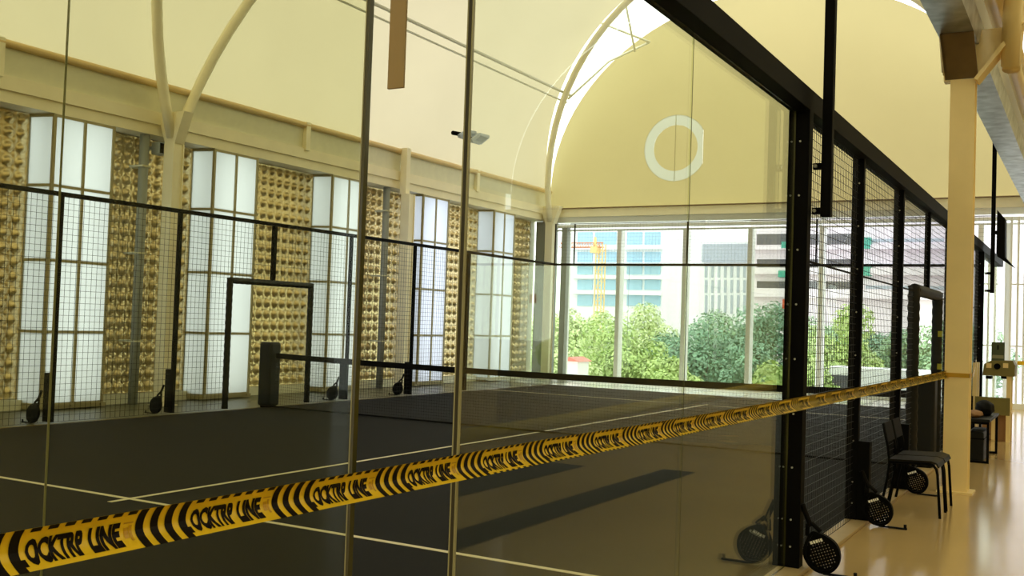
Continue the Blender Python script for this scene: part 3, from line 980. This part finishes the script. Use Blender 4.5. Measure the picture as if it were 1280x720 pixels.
# ================================================================== CHAIRS
def make_chair(x, y, label):
    """side-on: back rest at the fence (-x), front towards the aisle (+x)"""
    t = thing('stacking_chair', label, 'chair', (x, y, 0), 'black chairs beside the fence')
    wy = 0.178
    for s in (-1, 1):
        yy = y + s * wy
        b = NB()
        pts = [(x + 0.50, yy, 0.0), (x + 0.475, yy, 0.36), (x + 0.465, yy, 0.41), (x + 0.44, yy, 0.438), (x + 0.40, yy, 0.447), (x + 0.08, yy, 0.435)]
        tube(b, pts, 0.0115, n=8); obj('front_leg', b, M['black'], t, smooth=True)
        b = NB()
        tube(b, [(x + 0.02, yy, 0.0), (x + 0.075, yy, 0.30), (x + 0.09, yy, 0.43), (x + 0.075, yy, 0.56), (x + 0.03, yy, 0.76)], 0.0115, n=8)
        obj('rear_leg', b, M['black'], t, smooth=True)
    b = NB()
    prof_ = [(x + 0.085, 0.448), (x + 0.42, 0.460), (x + 0.462, 0.448), (x + 0.478, 0.420), (x + 0.490, 0.424), (x + 0.474, 0.458), (x + 0.425, 0.474), (x + 0.085, 0.462)]
    prism(b, prof_, 1, y - 0.19, y + 0.19)
    obj('seat', b, M['chairseat'], t)
    b = NB()
    prism(b, [(x + 0.064, 0.60), (x + 0.076, 0.603), (x + 0.040, 0.765), (x + 0.028, 0.762)], 1, y - 0.165, y + 0.165)
    obj('backrest', b, M['blackmat'], t)
    b = NB(); tube(b, [(x + 0.09, y - wy, 0.425), (x + 0.09, y + wy, 0.425)], 0.009, n=8); tube(b, [(x + 0.40, y - wy, 0.438), (x + 0.40, y + wy, 0.438)], 0.009, n=8)
    obj('seat_bar', b, M['black'], t, smooth=True)
    return t
ch = make_chair(0.085, -3.16, 'black metal chair nearest the camera, side on beside the mesh fence')
dup(ch, (0.085, -2.73, 0), 'second black metal chair, nearer the cream column', 'black chairs beside the fence')

# ================================================================== THINGS FURTHER DOWN THE AISLE
# black bench / side table
t = thing('side_table', 'low black side table behind the cream column, things lying on it', 'table', (0.44, 1.7, 0))
b = NB(); box(b, (0.28, 1.10, 0.50), (0.60, 2.45, 0.535), bev=0.005); obj('tabletop', b, M['charcoal'], t)
for y in (1.12, 2.40):
    b = NB()
    for x in (0.30, 0.58):
        box(b, (x - 0.014, y - 0.014, 0), (x + 0.014, y + 0.014, 0.50))
    box(b, (0.30, y - 0.014, 0.0), (0.58, y + 0.014, 0.028)); box(b, (0.30, y - 0.014, 0.472), (0.58, y + 0.014, 0.50))
    obj('leg_frame', b, M['black'], t)
def lump(name, c, s, m, label, cat):
    b = NB()
    bmesh.ops.create_icosphere(b, subdivisions=3, radius=1.0)
    for v in b.verts:
        k_ = 1 + 0.10 * math.sin(v.co.x * 7 + v.co.y * 5) + 0.06 * math.sin(v.co.z * 9 + v.co.x * 4)
        zz = max(v.co.z, -0.75)
        v.co = Vector((c[0] + v.co.x * s[0] * k_, c[1] + v.co.y * s[1] * k_, c[2] + (zz + 0.75) * s[2]))
    return tag(obj(name, b, m, smooth=True), label, cat)
lump('sports_bag', (0.47, 1.9, 0.536), (0.11, 0.26, 0.11), M['blackmat'], 'black sports bag lying on the low side table', 'bag')
lump('cloth', (0.40, 1.42, 0.536), (0.09, 0.20, 0.05), M['brownbox'], 'crumpled brown cloth on the front of the low side table', 'cloth')
# dark bin under the table against the fence
t = thing('equipment_case', 'dark equipment case under the low side table', 'case', (0.42, 1.75, 0))
b = NB(); box(b, (0.33, 1.3, 0.0), (0.52, 2.1, 0.36), bev=0.02); obj('shell', b, M['charcoal'], t)
b = NB(); box(b, (0.325, 1.29, 0.27), (0.525, 2.11, 0.285)); obj('lid_seam', b, M['black'], t)
# small stall
t = thing('stall', 'small cream stall at the far end of the aisle with olive boards', 'stall', (0.37, 4.3, 0))
for x in (0.14, 0.60):
    for y in (4.20, 4.55):
        b = NB(); box(b, (x - 0.03, y - 0.025, 0), (x + 0.03, y + 0.025, 1.15)); obj('post', b, M['cream'], t)
b = NB()
A = [pix(1228, 469, 1, 4.15), pix(1230, 455, 1, 4.15), pix(1238, 451, 1, 4.15), pix(1266, 451, 1, 4.15), pix(1269, 457, 1, 4.15), pix(1268, 471, 1, 4.15)]
prism(b, [(p.x, p.z) for p in A], 1, 4.15, 4.58)
bd = obj('top_board', b, M['olive'], t)
bb = NB(); p = pix(1246.5, 458, 1, 4.14); cyl(bb, (p.x, 4.135, p.z), (p.x, 4.149, p.z), 0.045, n=20); obj('round_hole', bb, M['black'], bd)
bb = NB()
for q in (1236, 1257):
    p = pix(q, 457, 1, 4.14); box(bb, (p.x - 0.035, 4.138, p.z - 0.035), (p.x + 0.035, 4.149, p.z + 0.035))
obj('pale_square', bb, M['cream'], bd)
bb = NB()
for q in (1234, 1253):
    p = pix(q, 471, 1, 4.2); box(bb, (p.x - 0.02, 4.2, p.z - 0.03), (p.x + 0.06, 4.4, p.z + 0.012))
obj('board_foot', bb, M['black'], bd)
b = NB(); z0 = pix(1250, 519, 1, 4.2).z; z1 = pix(1250, 497, 1, 4.2).z
box(b, (0.15, 4.17, z0), (0.62, 4.19, z1)); obj('lower_board', b, M['olive'], t)
b = NB(); box(b, (0.12, 4.18, 0.42), (0.64, 4.58, 0.45)); obj('shelf', b, M['cream'], t)
t = thing('notice_sign', 'small dark green notice board standing on top of the stall', 'sign', (0.40, 4.3, 1.16))
A = [pix(1239, 451, 1, 4.3), pix(1256, 428, 1, 4.3)]
b = NB(); box(b, (A[0].x, 4.29, A[0].z), (A[1].x, 4.31, A[1].z)); obj('board', b, M['signgreen'], t)
b = NB(); zc = A[0].z
box(b, (A[0].x + .01, 4.284, zc + 0.04), (A[1].x - .01, 4.2895, zc + 0.09)); obj('pale_band', b, M['polished_edge'], t)
b = NB(); xm = (A[0].x + A[1].x) / 2
box(b, (xm - 0.008, 4.284, zc + 0.17), (xm + 0.008, 4.2895, zc + 0.24)); obj('mark', b, M['black'], t)
b = NB(); box(b, (0.24, 4.26, 0.0), (0.56, 4.52, 0.40), bev=0.008)
t = thing('carton', 'brown carton standing under the stall', 'box', (0.4, 4.4, 0))
obj('box_body', b, M['brownbox'], t)
b = NB(); box(b, (0.37, 4.255, 0.0), (0.42, 4.261, 0.40)); obj('packing_tape', b, M['cream'], t)

# ================================================================== SMALL FITTINGS
# pale ring on the far gable, imitating a reflection in the side glass
t = thing('ring_reflection', 'pale ring set in the cream end gable to imitate a reflection in the side glass', 'imitated reflection', (-7.85, YE - 0.02, 6.18))
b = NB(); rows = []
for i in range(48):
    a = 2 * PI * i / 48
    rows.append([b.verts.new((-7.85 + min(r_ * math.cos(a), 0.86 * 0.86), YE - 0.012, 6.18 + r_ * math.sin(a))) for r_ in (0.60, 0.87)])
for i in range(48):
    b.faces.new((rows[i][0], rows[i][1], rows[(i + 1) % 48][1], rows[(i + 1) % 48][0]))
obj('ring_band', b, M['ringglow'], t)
b = NB(); box(b, (-7.85 - 0.005, YE - 0.045, 6.18 - 0.86), (-7.85 + 0.005, YE - 0.03, 6.18 + 0.86)); obj('ring_bar', b, M['olive'], t)
b = NB(); b.faces.new([b.verts.new((-7.85 + 0.60 * math.cos(2 * PI * i / 48), YE - 0.010, 6.18 + 0.60 * math.sin(2 * PI * i / 48))) for i in range(48)]); obj('inner_disc', b, M['gable'], t)
# twin lamp below the roof
c0 = pix(588, 172, 0, -9.8)
t = thing('roof_lamp', 'twin frame floodlamp hanging under the left slope of the roof', 'lamp', c0)
def lampframe(q, x0, x1):
    b = NB()
    P = [pix(px, py, 0, xx) for (px, py), xx in zip(q, (x0, x0, x1, x1))]
    for i in range(4):
        tube(b, [P[i], P[(i + 1) % 4]], 0, square=(0.06, 0.06))
    n_ = (P[1] - P[0]).cross(P[3] - P[0]).normalized() * 0.012
    A_ = [b.verts.new(p + n_) for p in P]; B_ = [b.verts.new(p - n_) for p in P]
    b.faces.new(A_); b.faces.new(B_[::-1])
    for i in range(4): b.faces.new((A_[i], B_[i], B_[(i + 1) % 4], A_[(i + 1) % 4]))
    return b
obj('lamp_head', lampframe([(589, 176), (599, 168), (610, 171), (600, 179)], -9.6, -9.9), M['bgrey'], t)
obj('lamp_head', lampframe([(574, 170), (583, 164), (594, 166), (586, 174)], -9.7, -10.0), M['bgrey'], t)
b = NB(); tube(b, [pix(566, 166, 0, -9.8), pix(577, 168, 0, -9.8), pix(590, 174, 0, -9.8)], 0.045, n=8); obj('lamp_arm', b, M['black'], t, smooth=True)
b = NB()
xr = c0.x; zr = 5.12 + 5.0 * math.sqrt(max(0, 1 - ((xr - XC1) / 6.0) ** 2))
tube(b, [c0, (xr, c0.y, zr - 0.02)], 0.006, n=6); obj('hanging_rod', b, M['cream'], t)
# speaker by the first left column
p = pix(200, 186, 0, -11.55)
t = thing('wall_speaker', 'small grey loudspeaker high on the wall left of the first column', 'speaker', p)
b = NB(); box(b, (p.x - 0.10, p.y - 0.09, p.z - 0.10), (p.x + 0.08, p.y + 0.09, p.z + 0.10), bev=0.012); obj('housing', b, M['bgrey'], t)
b = NB(); box(b, (p.x + 0.08, p.y - 0.07, p.z - 0.08), (p.x + 0.086, p.y + 0.07, p.z + 0.08)); obj('grille', b, M['black'], t)
b = NB(); box(b, (p.x - 0.30, p.y - 0.02, p.z + 0.0), (p.x - 0.09, p.y + 0.02, p.z + 0.05)); obj('bracket', b, M['grey'], t)

# ================================================================== OUTSIDE
ZG = -4.0
b = NB(); box(b, (-260, YE + 0.4, ZG - 0.2), (160, 260, ZG)); struct('ground', b, M['ground'], 'pale paving outside the end window', 'ground')

def leaf_crown(c, r, n, size, seed, squash=0.85):
    rnd = random.Random(seed)
    b = NB()
    clumps = []
    for i in range(26):
        d = Vector((rnd.gauss(0, 1), rnd.gauss(0, 1), rnd.gauss(0, 1))).normalized() * rnd.uniform(0.25, 0.78)
        clumps.append((Vector((d.x * r, d.y * r, d.z * r * squash)), r * rnd.uniform(0.24, 0.42)))
    for i in range(n):
        cc, cr = clumps[i % len(clumps)]
        d = Vector((rnd.gauss(0, 1), rnd.gauss(0, 1), rnd.gauss(0, 1) + 0.25)).normalized()
        p = Vector(c) + cc + d * cr * rnd.uniform(0.75, 1.05)
        nrm = (d + Vector((rnd.uniform(-.6, .6), rnd.uniform(-.6, .6), rnd.uniform(-.3, .7)))).normalized()
        a = nrm.orthogonal().normalized(); e = nrm.cross(a)
        ang = rnd.uniform(0, PI); a, e = a * math.cos(ang) + e * math.sin(ang), e * math.cos(ang) - a * math.sin(ang)
        s = size * rnd.uniform(0.6, 1.3)
        b.faces.new([b.verts.new(p + a * s), b.verts.new(p + e * s * 0.55), b.verts.new(p - a * s), b.verts.new(p - e * s * 0.55)])
    return b

def tree(px, py_top, y, r, m, label, seed, n=13000, size=0.085):
    top = pix(px, py_top, 1, y)
    rz = (top.z + 3.1) / 2 / 0.98
    cz = top.z - rz * 0.98
    t = thing('tree', label, 'tree', (top.x, y, ZG), 'trees outside the end window')
    obj('crown', leaf_crown((top.x, y, cz), r, n, size, seed, rz / r), m, t, recalc=False)
    b = NB()
    tube(b, [(top.x, y, ZG), (top.x + 0.1, y, (ZG + cz) / 2), (top.x, y, cz)], [0.28, 0.2, 0.12], n=8)
    for k_ in range(4):
        a = k_ * 1.7 + seed
        tube(b, [(top.x, y, cz - rz * 0.5), (top.x + math.cos(a) * r * 0.5, y + math.sin(a) * r * 0.5, cz + rz * 0.1)], [0.11, 0.04], n=6)
    obj('trunk', b, M['bark'], t, smooth=True)
TR = [
    (690, 378, 41.5, 2.6, 'leafA', 'pale tree half hidden by the corner column'),
    (905, 380, 41.5, 2.6, 'leafB', 'mid green tree below the grey louvred block'),
    (1030, 372, 41.5, 2.4, 'leafB', 'far tree behind the tall fresh green one in the first mesh bay'),
    (1205, 392, 41.5, 2.6, 'leafB', 'mid green tree behind the cream aisle column'),
    (806, 374, 36, 2.6, 'leafA', 'pale green tree left of the third window bar, far back'),
    (958, 376, 36, 2.6, 'leafC', 'deep green tree just left of the black court post'),
    (1108, 372, 36, 2.6, 'leafC', 'deep green tree seen through the second mesh bay'),
    (872, 388, 30.6, 2.6, 'leafC', 'deep green tree right of the third window bar'),
    (724, 366, 30.6, 2.5, 'leafA', 'pale yellow green tree at the left of the end window behind the crane mast'),
    (1150, 388, 30.6, 2.4, 'leafB', 'mid green tree seen through the gateway'),
    (775, 396, 25.2, 2.3, 'leafD', 'fresh green tree below the blue glazed tower'),
    (932, 410, 25.2, 1.6, 'leafC', 'low deep green tree near the glass left of the post'),
    (1052, 352, 25.2, 1.9, 'leafD', 'tall fresh green tree seen through the first mesh bay'),
    (712, 415, 20, 1.8, 'leafA', 'low pale tree close to the end window at its left'),
    (850, 428, 20, 1.8, 'leafD', 'low fresh green tree at the foot of the third window bar'),
    (1000, 402, 18.9, 1.5, 'leafD', 'low bright tree close to the glass behind the thick black post'),
]
for i, (px, py, y, r, m, lab) in enumerate(TR):
    tree(px, py, y, r, M[m], lab, 11 + i)

def facade(name, label, px0, px1, py0, y, depth, m, parts, pyb=470):
    A = pix(px0, py0, 1, y); B_ = pix(px1, py0, 1, y)
    t = thing(name, label, 'building', ((A.x + B_.x) / 2, y + depth / 2, ZG))
    b = NB(); box(b, (A.x, y, ZG), (B_.x, y + depth, A.z)); obj('block', b, m, t)
    for (nm, a, c, d0, d1, mm, out) in parts:
        p = pix(a, d1, 1, y); q = pix(c, d0, 1, y)
        b = NB(); box(b, (p.x, y - out, p.z), (q.x, y + 0.1, q.z)); obj(nm, b, M[mm], t)
    return t
pa = []
for (a, c) in ((722, 741), (744, 771), (784, 803), (806, 826)):
    for (d0, d1) in ((290, 306), (315, 328), (333, 343), (350, 362), (369, 382)):
        pa.append(('window', a, c, d0, d1, 'bglass', 0.15))
for d in (310, 330, 346, 365):
    pa.append(('balcony_slab', 716, 830, d, d + 2.5, 'bwhite', 0.9))
facade('building', 'white tower with blue window bands at the left of the end window', 716, 832, 200, 95, 14, M['bwhite'], pa)
pb = [('louvre', 879, 936, 305, 328, 'bgrey', 0.4)]
for i in range(7):
    for (d0, d1) in ((331, 347), (350, 366), (369, 392)):
        pb.append(('window', 881 + i * 8, 884.5 + i * 8, d0, d1, 'bgrey', 0.1))
facade('building', 'white mid rise block with a grey louvred top', 876, 936, 302, 88, 12, M['bwhite'], pb)
pc = []
for (d0, d1) in ((292, 306), (324, 336), (352, 364)):
    pc += [('opening', 946, 1000, d0, d1, 'bdark', 0.05), ('opening', 1004, 1072, d0, d1, 'bdark', 0.05), ('opening', 1082, 1180, d0 + 6, d1 - 3, 'bgrey', 0.05)]
    pc += [('parapet', 942, 1196, d1, d1 + 7, 'bpink', 0.8)]
pc += [('green_panel', 980, 994, 303, 311, 'bgreen', 0.9), ('green_panel', 1074, 1090, 298, 312, 'bgreen', 0.9), ('green_panel', 1074, 1090, 334, 345, 'bgreen', 0.9), ('green_panel', 976, 990, 339, 347, 'bgreen', 0.9)]
facade('building', 'pale pink car park with dark openings and teal panels behind the mesh fence', 942, 1290, 150, 75, 16, M['bpink'], pc)
# crane
yc = 60
base = pix(746, 470, 1, yc); topc = pix(744, 305, 1, yc)
t = thing('tower_crane', 'yellow tower crane standing in front of the blue glazed tower', 'crane', (base.x, yc, ZG))
b = NB(); hw = 0.28
for sx in (-1, 1):
    for sy in (-1, 1):
        tube(b, [(base.x + sx * hw, yc + sy * hw, ZG), (base.x + sx * hw, yc + sy * hw, topc.z)], 0.055, n=5)
z = ZG; fl = 1
while z < topc.z - 0.6:
    for sy in (-1, 1):
        tube(b, [(base.x - fl * hw, yc + sy * hw, z), (base.x + fl * hw, yc + sy * hw, z + 0.6)], 0.03, n=4)
    z += 0.6; fl = -fl
obj('mast', b, M['craneY'], t)
b = NB(); zj = pix(744, 309, 1, yc).z
L0 = pix(700, 309, 1, yc).x; L1 = pix(754, 309, 1, yc).x
for dz, sy in ((0, -0.2), (0, 0.2), (0.35, 0)):
    tube(b, [(L0, yc + sy, zj + dz), (L1, yc + sy, zj + dz)], 0.045, n=5)
n = 16
for i in range(n):
    xa = L0 + (L1 - L0) * i / n; xb_ = L0 + (L1 - L0) * (i + 1) / n
    tube(b, [(xa, yc - 0.2, zj), ((xa + xb_) / 2, yc, zj + 0.35)], 0.022, n=4); tube(b, [((xa + xb_) / 2, yc, zj + 0.35), (xb_, yc - 0.2, zj)], 0.022, n=4)
obj('jib', b, M['craneR'], t)
b = NB(); box(b, (topc.x - 0.26, yc - 0.35, zj - 0.45), (topc.x + 0.34, yc + 0.35, zj + 0.05)); obj('cab', b, M['craneY'], t)
b = NB(); prism(b, [(topc.x - 0.16, zj + 0.05), (topc.x + 0.16, zj + 0.05), (topc.x + 0.04, zj + 0.8), (topc.x - 0.04, zj + 0.8)], 1, yc - 0.08, yc + 0.08); obj('peak', b, M['craneY'], t)
# hut with a red roof
A = pix(704, 470, 1, 16.0); B_ = pix(722, 452, 1, 16.0)
t = thing('kiosk', 'small white hut with a red roof low in the left window', 'hut', ((A.x + B_.x) / 2, 16.4, ZG))
b = NB(); box(b, (A.x, 16.0, ZG), (B_.x, 16.8, B_.z)); obj('hut_wall', b, M['bwhite'], t)
b = NB(); zt = pix(713, 446, 1, 16.0).z
prism(b, [(A.x - 0.08, B_.z), (B_.x + 0.08, B_.z), ((A.x + B_.x) / 2, zt)], 1, 15.9, 16.9); obj('hut_roof', b, M['redroof'], t)
# red sign
A = pix(978, 386, 1, 16.5); B_ = pix(989, 374, 1, 16.5)
t = thing('street_sign', 'small red sign outside beside the black court post', 'sign', ((A.x + B_.x) / 2, 16.5, ZG))
b = NB(); box(b, (A.x, 16.48, A.z), (B_.x, 16.52, B_.z)); obj('sign_board', b, M['redsign'], t)
b = NB(); cyl(b, ((A.x + B_.x) / 2, 16.55, ZG), ((A.x + B_.x) / 2, 16.55, B_.z), 0.03, n=8); obj('sign_pole', b, M['grey'], t)
# pale lamp post outside
A = pix(1022, 470, 1, 16.0)
t = thing('lamp_post', 'pale lamp post outside seen through the first mesh bay', 'lamp post', (A.x, 16.0, ZG))
b = NB(); cyl(b, (A.x, 16.0, ZG), (A.x, 16.0, 4.6), 0.07, 0.05, n=10); obj('post', b, M['bwhite'], t)
b = NB(); tube(b, [(A.x, 16.0, 4.58), (A.x + 0.3, 16, 4.8), (A.x + 0.9, 16, 4.86)], 0.04, n=8); obj('lamp_arm', b, M['bwhite'], t)
# parked van
A = pix(1068, 478, 1, 21); B_ = pix(1108, 462, 1, 21)
t = thing('parked_van', 'pale van parked outside behind the second mesh bay', 'van', ((A.x + B_.x) / 2, 21.8, ZG))
zt = B_.z
b = NB(); prism(b, [(A.x - 2.2, ZG + 0.35), (B_.x + 1.4, ZG + 0.35), (B_.x + 1.4, zt - 0.1), (B_.x + 1.3, zt), (A.x - 0.9, zt), (A.x - 1.5, zt - 0.9), (A.x - 2.2, zt - 1.1)], 1, 21.0, 22.8); obj('van_body', b, M['bwhite'], t)
b = NB(); box(b, (A.x - 1.0, 20.99, zt - 0.75), (A.x - 0.2, 21.0, zt - 0.25)); obj('side_window', b, M['bdark'], t)
for x in (A.x - 1.3, B_.x + 0.5):
    for y in (21.0, 22.6):
        b = NB(); cyl(b, (x, y, ZG + 0.35), (x, y + 0.22, ZG + 0.35), 0.35, n=20); obj('wheel', b, M['blackmat'], t)
